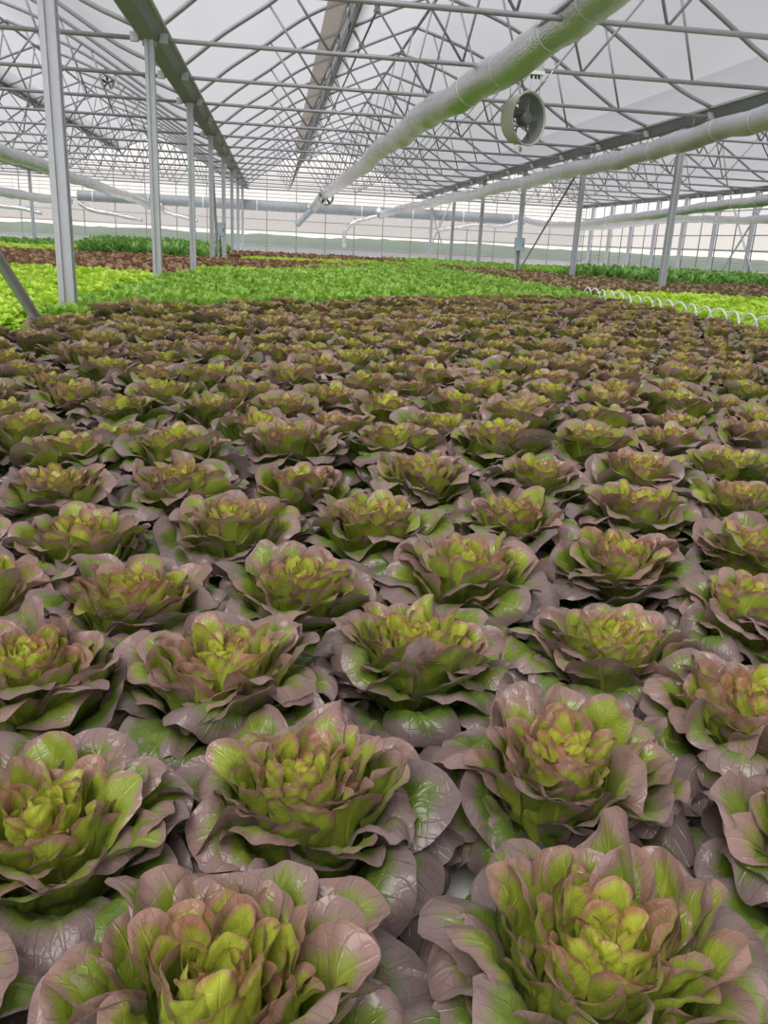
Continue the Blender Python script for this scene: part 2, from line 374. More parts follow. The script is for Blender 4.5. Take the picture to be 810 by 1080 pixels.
# end wall, side walls
def gable_wall(name, y, holes=True):
    r = empty(name, (0, y, 0)); tag(r, kind='structure')
    prof = []
    for x0 in BAYS:
        for p in [(0, 2.03)] + [(a[0], a[1]) for a in ARCH] + [(a[0], a[1]) for a in RIGHT]: prof.append((x0+p[0], p[1]+CZ))
    prof.append((XR, GZ))
    V = []; F = []
    for p in prof: V += [(p[0], 0, p[1]), (p[0], 0, 1.95)]
    for i in range(len(prof)-1):
        F.append((2*i, 2*i+1, 2*i+3, 2*i+2))
    MB().add(V, F).build('gable_film', FILM_G, r)
    MB().box(XL, XR, 0, .004, .95, 1.95).build('wall_film', FILM_W, r)
    MB().box(XL, XR, 0, .004, -.2, .32).build('skirt_film', SKIRT, r)
    return r
r = gable_wall('wall_far', YF)
def roof_z(x):
    for x0 in BAYS:
        if x0 <= x <= x0+8:
            q = x-x0; pts = ARCH if q < 2.56 else RIGHT
            return np.interp(q, [p[0] for p in pts], [p[1] for p in pts])+CZ
    return GZ
x = XL+1
while x < XR:
    MB().tube([(x, -.04, -.2), (x, -.04, roof_z(x))], .022, 6).build('stud', STEEL, r); x += 8/6
for z, rr in ((.32, .03), (.97, .025), (1.45, .018), (1.95, .03), (2.25, .012), (2.4, .012), (2.55, .012), (2.73, .035), (2.9, .012), (3.05, .012), (3.2, .012), (3.4, .012)):
    if z < 2.8: MB().tube([(XL, -.06, z), (XR, -.06, z)], rr, 6).build('rail', STEEL, r)
    else:
        for x0 in BAYS:
            inv = [x0+q for q in np.linspace(.1, 7.9, 200) if roof_z(x0+q) > z]
            MB().tube([(inv[0], -.06, z), (inv[-1], -.06, z)], rr, 6).build('rail', STEEL, r)
r = gable_wall('wall_back', YB)
for nm, x, s in (('wall_right', 14.52, -1), ('wall_left', -17.5, 1)):
    r = empty(nm, (x, 0, 0)); tag(r, kind='structure')
    m = MB(); n = 60; V = []; F = []
    ys = np.linspace(YB, YF, n)
    for i, y in enumerate(ys):
        for z, dx in ((.99, 0), (1.3, .02), (1.65, .02), (2.2, 0)): V.append((dx*math.sin(i*1.7), y, z))
    F = [(i*4+j, i*4+j+1, (i+1)*4+j+1, (i+1)*4+j) for i in range(n-1) for j in range(3)]
    m.add(V, F, True).build('wall_film', FILM_W, r)
    MB().box(0, .004, YB, YF, -.2, .36).build('skirt_film', SKIRT, r)
    for z, rr in ((.36, .025), (.62, .01), (.99, .03), (1.45, .018), (1.9, .014), (2.2, .02)):
        MB().tube([(s*.03, YB, z), (s*.03, YF, z)], rr, 6).build('rail', STEEL, r)
    y = YB+.8
    while y < YF:
        MB().tube([(s*.03, y, -.2), (s*.03, y, GZ)], .02, 6).build('stud', TUBE, r); y += SP/2

# ------------------------------------------------------------------ ducts
def duct(name, pts, rad, label, rings=True, m=FOIL, wob=.0, cat='air duct', group='foil air ducts', n=20, sub=6, seed=1):
    rng = random.Random(seed)
    P = [np.array((p[0], p[1], p[2]+CZ)) for p in pts]
    Q = [2*P[0]-P[1]] + P + [2*P[-1]-P[-2]]; o = []
    for i in range(1, len(Q)-2):
        for k in range(sub):
            t = k/sub; a, b, c, d = Q[i-1:i+3]
            o.append(.5*((2*b)+(-a+c)*t+(2*a-5*b+4*c-d)*t*t+(-a+3*b-3*c+d)*t**3))
    o.append(Q[-2])
    # resample evenly and add the sag between hangers
    acc = [0.]
    for i in range(1, len(o)): acc.append(acc[-1]+float(np.linalg.norm(o[i]-o[i-1])))
    o = np.array(o); acc = np.array(acc); s = np.arange(0, acc[-1], .12 if acc[-1] > 8 else .06)
    c = np.stack([np.interp(s, acc, o[:, k]) for k in range(3)], 1)
    ph = [rng.uniform(0, 6) for _ in range(4)]
    c[:, 2] += wob*(.6*np.abs(np.sin(s*PI/1.5+ph[0]))+.4*np.sin(s*1.1+ph[1])); c[:, 0] += wob*.8*np.sin(s*.9+ph[2])
    R = rad*(1+.05*np.sin(s*2.3+ph[3])+.025*np.sin(s*7.1)+.015*np.sin(s*17))
    base = c[0].copy(); t = empty(name, tuple(base), 0, label, cat, group)
    MB().tube([tuple(p-base) for p in c], list(R), n).build('sleeve', m, t)
    if rings:
        st = max(1, int(1.13/(s[1]-s[0])))
        for i in range(st//2, len(c)-1, st):
            d = (c[i+1]-c[i]); d /= np.linalg.norm(d)
            MB().tube([tuple(c[i]-base-d*.006), tuple(c[i]-base+d*.006)], R[i]*1.03+.005, n, cap=False).build('tie_ring', WHITEP, t)
    if rings:
        for kk in range(-3, KF):
            y = Y0+kk*SP
            if c[0][1] < y < c[-1][1]:
                q = [float(np.interp(y, c[:, 1], c[:, j])) for j in (0, 2)]
                MB().tube([(q[0]-base[0], y-base[1], q[1]+rad*.9-base[2]), (q[0]-base[0], y-base[1], 2.02+CZ-base[2])], .004, 5).build('hanging_wire', STEEL, t)
    return t
duct('foil_duct', [(2.78, 3.0, 2.05), (2.72, 8.2, 2.06), (2.56, 9.3, 1.95), (2.40, 10.8, 1.86), (2.23, 11.8, 1.74), (2.19, 16, 1.84), (2.21, 20, 1.83), (2.2, 26, 1.82), (1.95, 33, 1.67), (1.55, 37.2, 1.25)], .185,
     'thick silver foil air duct hanging under the middle of the main bay', wob=.05, seed=3)
duct('duct_tail', [(1.55, 37.1, 1.22), (1.2, 37.2, .85), (.87, 37.3, .5)], .12, 'drooping grey end of the thick foil duct before the far wall', rings=False, m=PIPEM, group='duct ends')
duct('foil_duct', [(6.1, 4.0, 1.75), (6.22, 8.4, 1.74), (6.24, 10.8, 1.735), (6.26, 11.9, 1.72), (6.18, 13, 1.66), (6.27, 15, 1.68), (6.33, 17.5, 1.64), (6.29, 20.5, 1.64), (6.28, 25, 1.6), (6.07, 31, 1.56), (5.07, 36, 1.31), (4.48, 37.2, 1.1)], .155,
     'silver foil air duct hanging along the right row of posts', wob=.05, seed=5)
duct('foil_duct', [(10.6, 9, 1.35), (10.6, 13, 1.32), (10.6, 17.8, 1.27), (10.6, 20.2, 1.21), (10.6, 22.8, 1.12), (10.6, 26.1, 1.05), (10.6, 28.6, .94), (10.6, 31.5, .93), (10.6, 34, 1.03), (10.6, 36.5, 1.25)], .12, 'slim foil duct in the side bay, upper of the pair before the side wall', wob=.03, seed=7)
duct('foil_duct', [(13.3, 16, 1.12), (13.4, 22.5, 1.1), (13.5, 26.3, 1.17), (13.5, 29.8, 1.2), (13.4, 33.2, 1.04), (13.0, 36.3, 1.0)], .11, 'slim foil duct beside the open side wall, lower of the pair', wob=.04, seed=9)
duct('foil_duct', [(-5.6, 12, 1.5), (-5.6, 19, 1.39), (-5.6, 21, 1.37), (-5.6, 25.2, 1.3), (-5.5, 29.8, 1.22), (-5.3, 34.5, 1.12), (-5.2, 37, .98)], .15, 'grey-white duct sloping across the neighbouring bay behind the nearest post', wob=.03, seed=11)
duct('foil_duct', [(-9.6, 27, 1.0), (-8.94, 30, .96), (-8.5, 33, .95), (-8.3, 36.8, .98)], .15, 'white duct running level to the end of the big grey duct', wob=.03, seed=13)
for i, (pts, l) in enumerate([
    ([(-8.04, 37.4, .95), (-7.49, 37.4, .7), (-6.54, 37.4, .57), (-5.5, 37.4, .38)], 'thin drooping air hose below the left end of the big grey duct'),
    ([(-4.77, 37.4, 1.1), (-4.55, 37.4, .78), (-3.81, 37.4, .63), (-3.23, 37.4, .47)], 'thin drooping air hose right of the second left post'),
    ([(2.97, 37.4, -.3), (2.97, 37.4, .33), (3.33, 37.4, .74), (3.98, 37.4, .97), (4.4, 37.4, 1.08)], 'thin air hose bent down to the beds beside the right foil duct end'),
    ([(-11.25, 37.4, .69), (-10.4, 37.4, .62), (-9.55, 37.4, .45)], 'thin drooping air hose at the extreme left of the far wall'),
    ([(7.03, 37.4, .63), (8.72, 37.4, .91), (10.0, 37.4, .93), (10.78, 37.4, 1.21)], 'thin air hose rising to the right end of the big grey duct')]):
    duct('air_hose', pts, .09, l, rings=False, m=FOIL, wob=.03, cat='air hose', group='thin air hoses', n=10, seed=20+i)
# big cross duct at the far end, ribbed
t = empty('cross_duct', (-8.2, 37.9, 1.27+CZ), 0, 'long grey ribbed duct running across the greenhouse before the far wall', 'air duct')
s = np.arange(0, 19.3, .06); MB().tube([(float(q), 0, .0) for q in s], [.215+.008*math.sin(q*22) for q in s], 20).build('pipe', PIPEM, t)
for q in np.arange(.6, 19, 2.26): MB().tube([(q, 0, 0), (q+.05, 0, 0)], .232, 20).build('collar', WHITEP, t)
for q in (9.75, 12.7): MB().tube([(q, -.1, -.05), (q, -.42, 0.0)], .2, 16).build('outlet', FOIL, t)

# ------------------------------------------------------------------ circulation fans
def fan(loc, rz, label, wires=True):
    t = empty('circulation_fan', loc, rz, label, 'fan', 'circulation fans')
    R_, Ln = .285, .22
    # shroud: open drum with a flared rolled rim; axis along local y, front at -y
    prof = [(R_, -Ln*.5), (R_+.012, -Ln*.5-.008), (R_+.02, -Ln*.5), (R_+.012, -Ln*.4), (R_+.004, -Ln*.2), (R_-.006, Ln*.3), (R_-.02, Ln*.5), (R_-.03, Ln*.5), (R_-.022, Ln*.3), (R_-.012, -Ln*.2), (R_-.008, -Ln*.45)]
    n = 40; k = len(prof); V = []; F = []
    for i in range(n):
        a = 2*PI*i/n
        for (r_, y) in prof: V.append((r_*math.cos(a), y, r_*math.sin(a)))
    for i in range(n):
        for j in range(k): F.append((i*k+j, i*k+(j+1) % k, ((i+1) % n)*k+(j+1) % k, ((i+1) % n)*k+j))
    MB().add(V, F, True).build('shroud', SHROUD, t)
    V = []; F = []; pr = [(R_-.014, -Ln*.46), (R_-.02, -Ln*.2), (R_-.026, Ln*.3), (R_-.034, Ln*.49)]
    for i in range(n):
        a = 2*PI*i/n
        for (r_, y) in pr: V.append((r_*math.cos(a), y, r_*math.sin(a)))
    F = [(i*4+j, i*4+j+1, ((i+1) % n)*4+j+1, ((i+1) % n)*4+j) for i in range(n) for j in range(3)]
    MB().add(V, F, True).build('inner_lining', LINING, t)
    hub = MB().tube([(0, -.10, 0), (0, -.09, 0), (0, .03, 0), (0, .06, 0)], [.05, .075, .075, .05], 20).build('motor_hub', MOTOR, t)
    for q in range(5):
        a0 = 2*PI*q/5+.3; V = []; F = []
        nr, nc = 7, 5
        for side in (0, .004):
            for i in range(nr):
                rr = .06+(R_-.04-.06)*i/(nr-1); wd = .20+.42*math.sin(PI*(.25+.6*i/(nr-1)))
                for j in range(nc):
                    u = (j/(nc-1)-.5)*wd*(1.0); V.append((rr*math.cos(a0+u), u*.16-.01+side, rr*math.sin(a0+u)))
        o_ = nr*nc
        F = [(i*nc+j, i*nc+j+1, (i+1)*nc+j+1, (i+1)*nc+j) for i in range(nr-1) for j in range(nc-1)]
        F += [tuple(o_+x for x in f[::-1]) for f in F]
        MB().add(V, F, True).build('blade', plain('blade_grey', col(.13, .14, .14)) if q == 0 and 'blade_grey' not in bpy.data.materials else bpy.data.materials['blade_grey'], hub)
    for q in range(3):
        a = 2*PI*q/3+.5; MB().tube([(.06*math.cos(a), .08, .06*math.sin(a)), (R_*math.cos(a), .09, R_*math.sin(a))], .008, 6).build('spoke', STEEL, t)
    MB().tube([(0, 0, -R_-.01), (.0, 0, -R_-.07), (.02, 0, -R_-.08), (.03, 0, -R_-.03)], .008, 6).build('hook', STEEL, [c for c in t.children if c.name.startswith('shroud')][0])
    if wires:
        for sx_, sy_ in ((-1, -1), (1, -1), (-1, 1), (1, 1)):
            MB().tube([(sx_*.16, sy_*.08, R_*.8), (sx_*.19, sy_*.08, GZ-loc[2]-.02)], .005, 5).build('hanging_wire', STEEL, t)
    return t
fan((2.96, 10.62, 1.50+CZ), .56, 'round grey circulation fan hanging beside the thick foil duct')
fan((1.9, 33.6, 1.55+CZ), .1, 'small distant dark circulation fan below the far gable', False)
fs = fan((-4.0, 22.4, 3.31+CZ), .5, 'small dark fan high in the neighbouring bay beside the nearest post', False); fs.scale = (.55, .55, .55)
t = empty('junction_box', (3.03, 10.46, 2.03+CZ), 0, 'small white junction box on the tie beam above the grey fan', 'junction box')
MB().box(-.09, .09, -.06, .06, -.07, -.035).build('flange', WHITEP, t); MB().box(-.075, .075, -.05, .05, -.035, .11).build('housing', plain('box_grey', col(.45, .45, .46)), t)
MB().box(-.085, .085, -.06, .06, .11, .13).build('lid', WHITEP, t)
for q in (-.05, 0, .04): MB().tube([(q, 0, -.07), (q, 0, -.11)], .014, 6).build('cable_gland', DARK, t)
MB().tube([(.05, -.02, -.11), (.1, -.02, -.13), (.15, -.02, -.1), (.2, 0, -.01)], .006, 5).build('cable', WHITEP, t)

# hoops along the bed edge
def make_hoop():
    R_ = .16; return MB().tube([(0, R_*math.cos(a), .15*math.sin(a)) for a in np.linspace(0, PI, 19)], .009, 8).build('hoop', WHITEP)
hp = make_hoop()
for i in range(20):
    o = hp if i == 0 else link(hp.copy()); o.location = (4.24, 6.0+i*.27, .10); o.rotation_euler = (0, 0, -.12*((i*7) % 3-1))
    tag(o, 'white plastic hoop on the kerb between red and lime beds, %s from the near end' % nth(i), 'plastic hoop', 'white hoops on the kerb')

# ------------------------------------------------------------------ leaves
def leaf(rng, L, W, az, r0, z0, th0, th1, cup, curl, ruf, nu, nv, tip=0., tw=0., neck=.30, pw=1.0, side=0.):
    v = np.sin(np.linspace(0, 1, nv)*PI/2)**.85
    th = th0+(th1-th0)*v**pw - tip*np.clip((v-.5)/.5, 0, 1)**1.3
    dv = np.diff(v, prepend=0)*L
    thm = np.concatenate([[th[0]], (th[1:]+th[:-1])/2])
    rr = r0+np.cumsum(np.cos(thm)*dv); zz = z0+np.cumsum(np.sin(thm)*dv)
    s = np.clip(v/.62, 0, 1); body = neck+(1-neck)*(s*s*(3-2*s))**.8
    q = np.clip((v-.5)/.5, 0, 1); hw = W/2*body*np.clip(1-q**2.5, 0, 1)**.5
    hw[-1] = max(hw[-1], W*.03)
    u = np.linspace(-1, 1, nu)
    U, HW = np.meshgrid(u, hw); Vv = np.repeat(v[:, None], nu, 1)
    cu = max(.05, cup)/(W/2); ang = np.clip(cu*HW*U, -1.9, 1.9)
    lat = np.sin(ang)/cu; nor = (1-np.cos(ang))/cu
    vt = np.clip((Vv-.5)/.5, 0, 1); mdist = np.clip(np.sqrt(U**2*np.clip(.35+Vv, 0, 1)+vt**2.2), 0, 1.25)
    xp = U*HW/(W/2); md2 = np.sqrt(xp**2+vt**2.0)
    e = np.clip(md2-.42, 0, .62)/.55
    a = np.arctan2(xp, vt+.2); f1, f2 = rng.uniform(2.0, 3.6), rng.uniform(5, 8); p1, p2 = rng.uniform(0, 6.28, 2)
    nor = nor - curl*W*e**2*.42 + ruf*W*e**1.5*(np.sin(f1*a+p1)+.45*np.sin(f2*a+p2))
    nor = nor + .03*W*np.sin(Vv*13+p1)*np.cos(xp*6+p2) + .018*W*np.sin(Vv*23+p2)*np.cos(xp*11+p1)
    lat = lat + side*Vv**2*L
    ct, st = np.cos(th)[:, None], np.sin(th)[:, None]
    twv = tw*Vv
    l2 = lat*np.cos(twv)-nor*np.sin(twv); n2 = lat*np.sin(twv)+nor*np.cos(twv)
    R_ = rr[:, None]-st*n2; Z = zz[:, None]+ct*n2
    ca, sa = math.cos(az), math.sin(az)
    X = R_*ca-l2*sa; Y = R_*sa+l2*ca
    return np.stack([X, Y, Z], 2).reshape(-1, 3), mdist.ravel(), np.stack([U, Vv], 2).reshape(-1, 2)
_fc = {}
def faces(nu, nv):
    if (nu, nv) not in _fc:
        i = np.arange((nv-1)*nu).reshape(nv-1, nu)[:, :-1].ravel(); _fc[(nu, nv)] = np.stack([i, i+1, i+nu+1, i+nu], 1)
    return _fc[(nu, nv)]
class LB:
    def __init__(s): s.V = []; s.F = []; s.A = []; s.U = []; s.n = 0
    def add(s, V, F, A, U): s.V.append(V); s.F.append(F+s.n); s.A.append(A); s.U.append(U); s.n += len(V)
    def data(s): return np.concatenate(s.V), np.concatenate(s.F), np.concatenate(s.A), np.concatenate(s.U)
    def mesh(s, name, m):
        V, F, A, U = s.data(); me = mesh_np(name, V, F, True, A, U); me.materials.append(m); return me
GA = 2.39996
def head(seed, nu, nv, N=64, sc=1.0, red=0.5, open_=.5):
    """one butterhead: returns (outer LB, heart LB)"""
    rng = np.random.default_rng(seed); outer, heart = LB(), LB()
    ox, oy = rng.uniform(-.008, .008, 2)
    for i in range(N):
        t = (i+.5)/N; az = i*GA+rng.normal(0, .2)
        K = [0, .35, .6, .8, 1]
        L = np.interp(t, K, [.036, .058, .094, .116, .134])*sc*rng.uniform(.82, 1.15)
        W = np.interp(t, K, [.028, .047, .082, .112, .128])*sc*rng.uniform(.80, 1.20)
        th0 = math.radians(np.interp(t, K, [92, 84, 72, 50, 20])+rng.normal(0, 8))
        th1 = math.radians(np.interp(t, K, [86, 74, 62, 46, 16])+rng.normal(0, 11))
        tip = math.radians(np.interp(t, K, [-20, -10, 14, 48, 66])*rng.uniform(-.1, 1.7))
        cup = np.interp(t, K, [1.5, 1.4, 1.15, .85, .55])*rng.uniform(.55, 1.3)
        curl = np.interp(t, K, [.0, .10, .30, .46, .46])*rng.uniform(.0, 1.7)
        ruf = np.interp(t, K, [.03, .035, .045, .05, .055])*rng.uniform(.5, 1.7)
        r0 = np.interp(t, K, [.004, .046, .060, .052, .038])*sc*rng.uniform(.8, 1.15); z0 = np.interp(t, K, [.118, .104, .072, .052, .032])*sc+rng.normal(0, .005)
        V, md, uv = leaf(rng, L, W, az, r0, z0, th0, th1, cup, curl, ruf, nu, nv, tip, rng.normal(0, .45), neck=np.interp(t, [0, 1], [.55, .45]), side=rng.normal(0, .1))
        V[:, 2] = np.maximum(V[:, 2]*1.06, .006)
        V[:, 0] += ox*(1-t); V[:, 1] += oy*(1-t)
        young = np.clip(1.15-t*1.45, 0, 1)*rng.uniform(.7, 1)
        y2 = np.clip(young+.45*np.clip(.6-uv[:, 1], 0, 1)*(1-t*.6), 0, 1)
        pur = np.clip(md-.52, 0, 1)*np.interp(t, [0, .25, .5, 1], [.8, 1.1, 1.3, 1.35])+np.interp(t, [0, .3, .6, 1], [.03, .10, .15, .17])*np.clip(uv[:, 1]*1.5, 0, 1)+(red-.5)*.35+rng.normal(0, .13)
        A = np.stack([pur, y2, np.full(len(V), np.clip(rng.uniform(.35, 1.15)*np.interp(t, [0, .6, .8, 1], [1.1, 1.0, .75, .2]), 0, 1)), np.ones(len(V))], 1)  # B drops towards the outermost leaves: older tone plus shade painted into the colour
        (heart if t < .42 else outer).add(V, faces(nu, nv), A, uv)
    return outer, heart
# frilly little salad plants, for the other beds
def salad(seed, nu, nv, N, h, w_, ruf, upright=.6, wd=.5):
    rng = np.random.default_rng(seed); lb = LB()
    for i in range(N):
        t = (i+.5)/N; az = i*GA+rng.normal(0, .3); L = h*(.75+.5*rng.random())
        th0 = math.radians(88-(1-upright)*70*t+rng.normal(0, 6)); th1 = th0-math.radians(20+60*t*rng.random())
        V, md, uv = leaf(rng, L, L*wd, az, .006+.045*t, .035+.05*(1-t), th0, th1, .5, .2, ruf, nu, nv, .4, rng.normal(0, .4))
        V[:, :2] *= w_
        A = np.stack([np.clip(md-.4, 0, 1)*.9+rng.normal(0, .1), np.clip((1-t)*.5+.6*uv[:, 1]-.1+rng.normal(0, .12), 0, 1), np.full(len(V), rng.random()), np.ones(len(V))], 1)
        lb.add(V, faces(nu, nv), A, uv)
    return lb
def field(name, mt, protos, pts, rng, label=None, cat=None, smin=.85, smax=1.15, zs=1.0):
    """many small plants merged to one mesh of kind stuff"""
    if not len(pts): return
    P = [p.data() for p in protos]; Vs, Fs, As, Us = [], [], [], []; n = 0
    for (x, y) in pts:
        V, F, A, U = P[rng.integers(len(P))]; a = rng.uniform(0, 6.28); s = rng.uniform(smin, smax); c, sn = math.cos(a), math.sin(a)
        W = np.empty_like(V); W[:, 0] = (V[:, 0]*c-V[:, 1]*sn)*s+x; W[:, 1] = (V[:, 0]*sn+V[:, 1]*c)*s+y; W[:, 2] = V[:, 2]*s*zs
        Vs.append(W); Fs.append(F+n); As.append(A+np.array([rng.normal(0, .08), rng.normal(0, .06), 0, 0])); Us.append(U); n += len(V)
    me = mesh_np(name, np.concatenate(Vs), np.concatenate(Fs), True, np.concatenate(As), np.concatenate(Us)); me.materials.append(mt)
    o = link(bpy.data.objects.new(name, me)); tag(o, label, cat, None, 'stuff'); return o
def in_poly(x, y, poly):
    c = False; n = len(poly)
    for i in range(n):
        x1, y1 = poly[i]; x2, y2 = poly[(i+1) % n]
        if (y1 > y) != (y2 > y) and x < (x2-x1)*(y-y1)/(y2-y1)+x1: c = not c
    return c
def grid(poly, s, rng, jit=.2):
    xs = [p[0] for p in poly]; ys = [p[1] for p in poly]; o = []; j = 0
    y = min(ys)
    while y < max(ys):
        x = min(xs)+(s/2 if j % 2 else 0)
        while x < max(xs):
            if in_poly(x, y, poly): o.append((x+rng.normal(0, jit*s), y+rng.normal(0, jit*s)))
            x += s
        y += s*.87; j += 1
    return o
def seen(x, y, z=.2, mg=30):
    u, v, d = project((x, y, z)); return d > .05 and -mg < u < 810+mg and -mg < v < 1080+mg
def dist(p): return math.hypot(p[0], p[1])

# ------------------------------------------------------------------ the red butterheads in front
ROWS = [
    [(-.335, .47), (-.036, .481), (.267, .494), (.585, .60)],
    [(-.222, .70), (.037, .735), (.336, .764), (.62, .865)],
    [(-.315, 1.00), (-.065, .990), (.212, 1.045), (.50, 1.045), (.80, 1.16)],
    [(-.47, 1.235), (-.217, 1.222), (.043, 1.276), (.345, 1.318), (.66, 1.385), (.96, 1.43)],
    [(-.62, 1.50), (-.355, 1.494), (-.072, 1.556), (.20, 1.572), (.52, 1.64), (.84, 1.70), (1.13, 1.76)],
    [(-.74, 1.80), (-.476, 1.815), (-.212, 1.837), (.068, 1.855), (.367, 1.94), (.68, 1.975), (.98, 2.02), (1.27, 2.07)]]
LOOK = [['with dusky purple leaves', 'with an open yellow-green heart', 'with tightly packed small heart leaves', 'with large grey-purple rim leaves'],
        ['with a bright lime heart', 'with a dense pale green crown', 'with curled purple lips', 'with broad mauve rim leaves']]
rngp = np.random.default_rng(77)
count = 0; placed = []
for ri, row in enumerate(ROWS):
    vis = sum(1 for p in row if seen(*p))
    for ci, (x, y) in enumerate(row):
        sd = 100+ri*17+ci
        rr = random.Random(sd)
        hi = (15, 17) if ri < 3 else (11, 12)
        ou, he = head(sd, hi[0], hi[1], N=rr.randint(108, 124), sc=rr.uniform(1.02, 1.12), red=rr.uniform(.38, .62))
        look = LOOK[ri][ci] if ri < 2 else ['with purple-rimmed leaves', 'with a green heart and brown-purple rims', 'with reddish inner leaves', 'with olive leaves and dusky rims'][(ri+ci) % 4]
        o = empty('red_butterhead_lettuce', (x, y, 0), rr.uniform(0, 6.28), 'red butterhead %s, %s row, %s from the left' % (look, ['nearest', 'second nearest', 'third nearest', 'fourth nearest', 'fifth nearest', 'sixth nearest'][ri], nth(ci)), 'lettuce', 'red butterhead lettuces')
        link(bpy.data.objects.new('outer_leaves', ou.mesh('outer_leaves', RED)), o); link(bpy.data.objects.new('heart_leaves', he.mesh('heart_leaves', RED)), o)
        count += 1; placed.append((x, y))
# the rest of the red bed: staggered lattice, same spacing
near_edge = lambda x: 2.16+.14*x
RED_POLY = [(-1.42, near_edge(-1.42)), (4.05, near_edge(4.05))] + [tuple(on_z(*q, .2)[:2]) for q in ((812, 346), (740, 331), (690, 321), (622, 312), (500, 312), (400, 313), (300, 314), (170, 318), (75, 327), (-5, 347))]
RED_POLY[2:5] = [(4.02, 6.4), (4.02, 8.0), (4.02, 9.3)]
rest = []; side = []; j = 0
for row in ROWS:
    for k in range(1, 5):
        for (x, y) in ((row[0][0]-.29*k, row[0][1]-.03*k), (row[-1][0]+.295*k, row[-1][1]+.05*k)):
            if -1.4 < x < 4 and y > .25: side.append((x, y))
y = 2.13-.14*1.5
while y < 11.5:
    i = -8
    while i < 16:
        x = .21+i*.296+(.148 if j % 2 else 0)+rngp.normal(0, .022); yy = y+.14*x+rngp.normal(0, .02)
        if in_poly(x, yy, RED_POLY) and seen(x, yy): rest.append((x, yy, j, i))
        elif in_poly(x, yy, RED_POLY) and seen(x, yy, .2, 420): side.append((x, yy))
        i += 1
    y += .272; j += 1
rest.sort(key=dist)
mids = []
for q in range(9):
    ou, he = head(500+q, 9, 9, N=108, sc=1.05, red=.44+.1*(q % 3-1)); lb = LB()
    for part in (ou, he): V, F, A, U = part.data(); lb.add(V, F, A, U)
    mids.append(lb.mesh('butterhead_leaves', RED))
lows = []
for q in range(6):
    ou, he = head(600+q, 6, 6, N=84, sc=1.06, red=.43); lb = LB()
    for part in (ou, he): V, F, A, U = part.data(); lb.add(V, F, A, U)
    lows.append(lb)
lowm = [l.mesh('butterhead_leaves', RED) for l in lows]
NI = 296-count
rowc = {}
ind = rest[:NI]
for (x, yy, jj, ii) in sorted(ind, key=lambda p: (p[2], p[0])):
    d = math.hypot(x, yy); me = mids[rngp.integers(9)] if d < 5 else lowm[rngp.integers(6)]
    o = link(bpy.data.objects.new('red_butterhead_lettuce', me)); o.location = (x, yy, rngp.uniform(-.012, .012)); o.rotation_euler = (rngp.normal(0, .05), rngp.normal(0, .05), rngp.uniform(0, 6.28)); s = rngp.uniform(1.0, 1.18); o.scale = (s, s, s*rngp.uniform(.88, 1.08))
    rowc[jj] = rowc.get(jj, -1)+1
    if jj < 12:
        lab = 'red-rimmed butterhead lettuce, %s from the left in %s row from the front' % (nth(rowc[jj]), nth(6+jj))
        tag(o, lab, 'lettuce', 'red butterhead lettuces')
    else:
        tag(o, 'small distant red-rimmed butterhead among the packed rows halfway to the green bed', 'lettuce', 'red butterhead lettuces')
field('red_lettuce_bed', RED, lows, [(p[0], p[1]) for p in rest[NI:]], rngp, 'far packed rows of red butterheads just before the green bed', 'lettuce bed', 1.0, 1.2)

field('red_lettuce_bed', RED, lows, side, rngp, 'rows of red butterheads carrying on outside both edges of the view', 'lettuce bed', .98, 1.15)
# ------------------------------------------------------------------ the other beds
rng = np.random.default_rng(5)
def bed(name, one, mt, pts, nind, cat, lab_one, lab_stuff, group, protos_hi, protos_lo, zs=1.0, stuffname='salad_bed'):
    far = [p for p in pts if not seen(p[0], p[1], .2, 40) and seen(p[0], p[1], .2, 300)]; pts = [p for p in pts if seen(p[0], p[1], .2, 40)]; pts.sort(key=dist)
    ms = [p.mesh(name, mt) for p in protos_hi]
    for (x, y) in pts[:nind]:
        o = link(bpy.data.objects.new(one, ms[rng.integers(len(ms))])); o.location = (x, y, 0); o.rotation_euler = (0, 0, rng.uniform(0, 6.28)); s = rng.uniform(.85, 1.15); o.scale = (s, s, s*zs)
        tag(o, lab_one, cat, group)
    field(stuffname, mt, protos_lo, pts[nind:]+far, rng, lab_stuff, cat+' bed', zs=zs)
lime_hi = [salad(i, 4, 4, 64, .09, 1.45, .18, .45, .55) for i in range(5)]; lime_lo = [salad(20+i, 3, 4, 30, .12, 1.25, .18, .45, .6) for i in range(4)]
green_hi = [salad(40+i, 3, 4, 60, .12, 1.2, .16, .6, .30) for i in range(5)]; green_lo = [salad(60+i, 3, 4, 36, .125, 1.2, .16, .6, .32) for i in range(4)]
tall_lo = [salad(80+i, 3, 4, 26, .27, 1.0, .05, .8, .25) for i in range(4)]
low_lo = [salad(90+i, 3, 4, 26, .13, 1.3, .12, .45, .6) for i in range(4)]
LIME_C = [(-9.2, 3.0), (-1.62, 3.0), (-1.62, 11.9), (-9.2, 13.4)]
bed('lime_leaves', 'lime_lettuce', LIME, grid(LIME_C, .185, rng), 160, 'lime lettuce', 'small bright lime leaf lettuce in the dense bed left of the near post row', 'farther plants of the lime lettuce bed left of the posts', 'lime lettuces left of the posts', lime_hi, lime_lo)
LIME_B = [(4.45, 6.0), (9.4, 6.0), (9.4, 12.0), (4.9, 12.2), (4.45, 11.2)]
bed('lime_leaves', 'lime_lettuce', LIME, grid(LIME_B, .19, rng), 130, 'lime lettuce', 'small bright lime leaf lettuce in the bed behind the white hoops', 'farther plants of the lime bed behind the hoops', 'lime lettuces behind the hoops', lime_hi, lime_lo)
up = lambda *q: tuple(on_z(*q, .2)[:2])
gfar = [up(*q) for q in ((622, 310), (600, 300), (560, 290), (520, 284), (470, 279), (400, 277), (340, 279), (300, 284), (230, 284), (200, 286), (170, 290))]
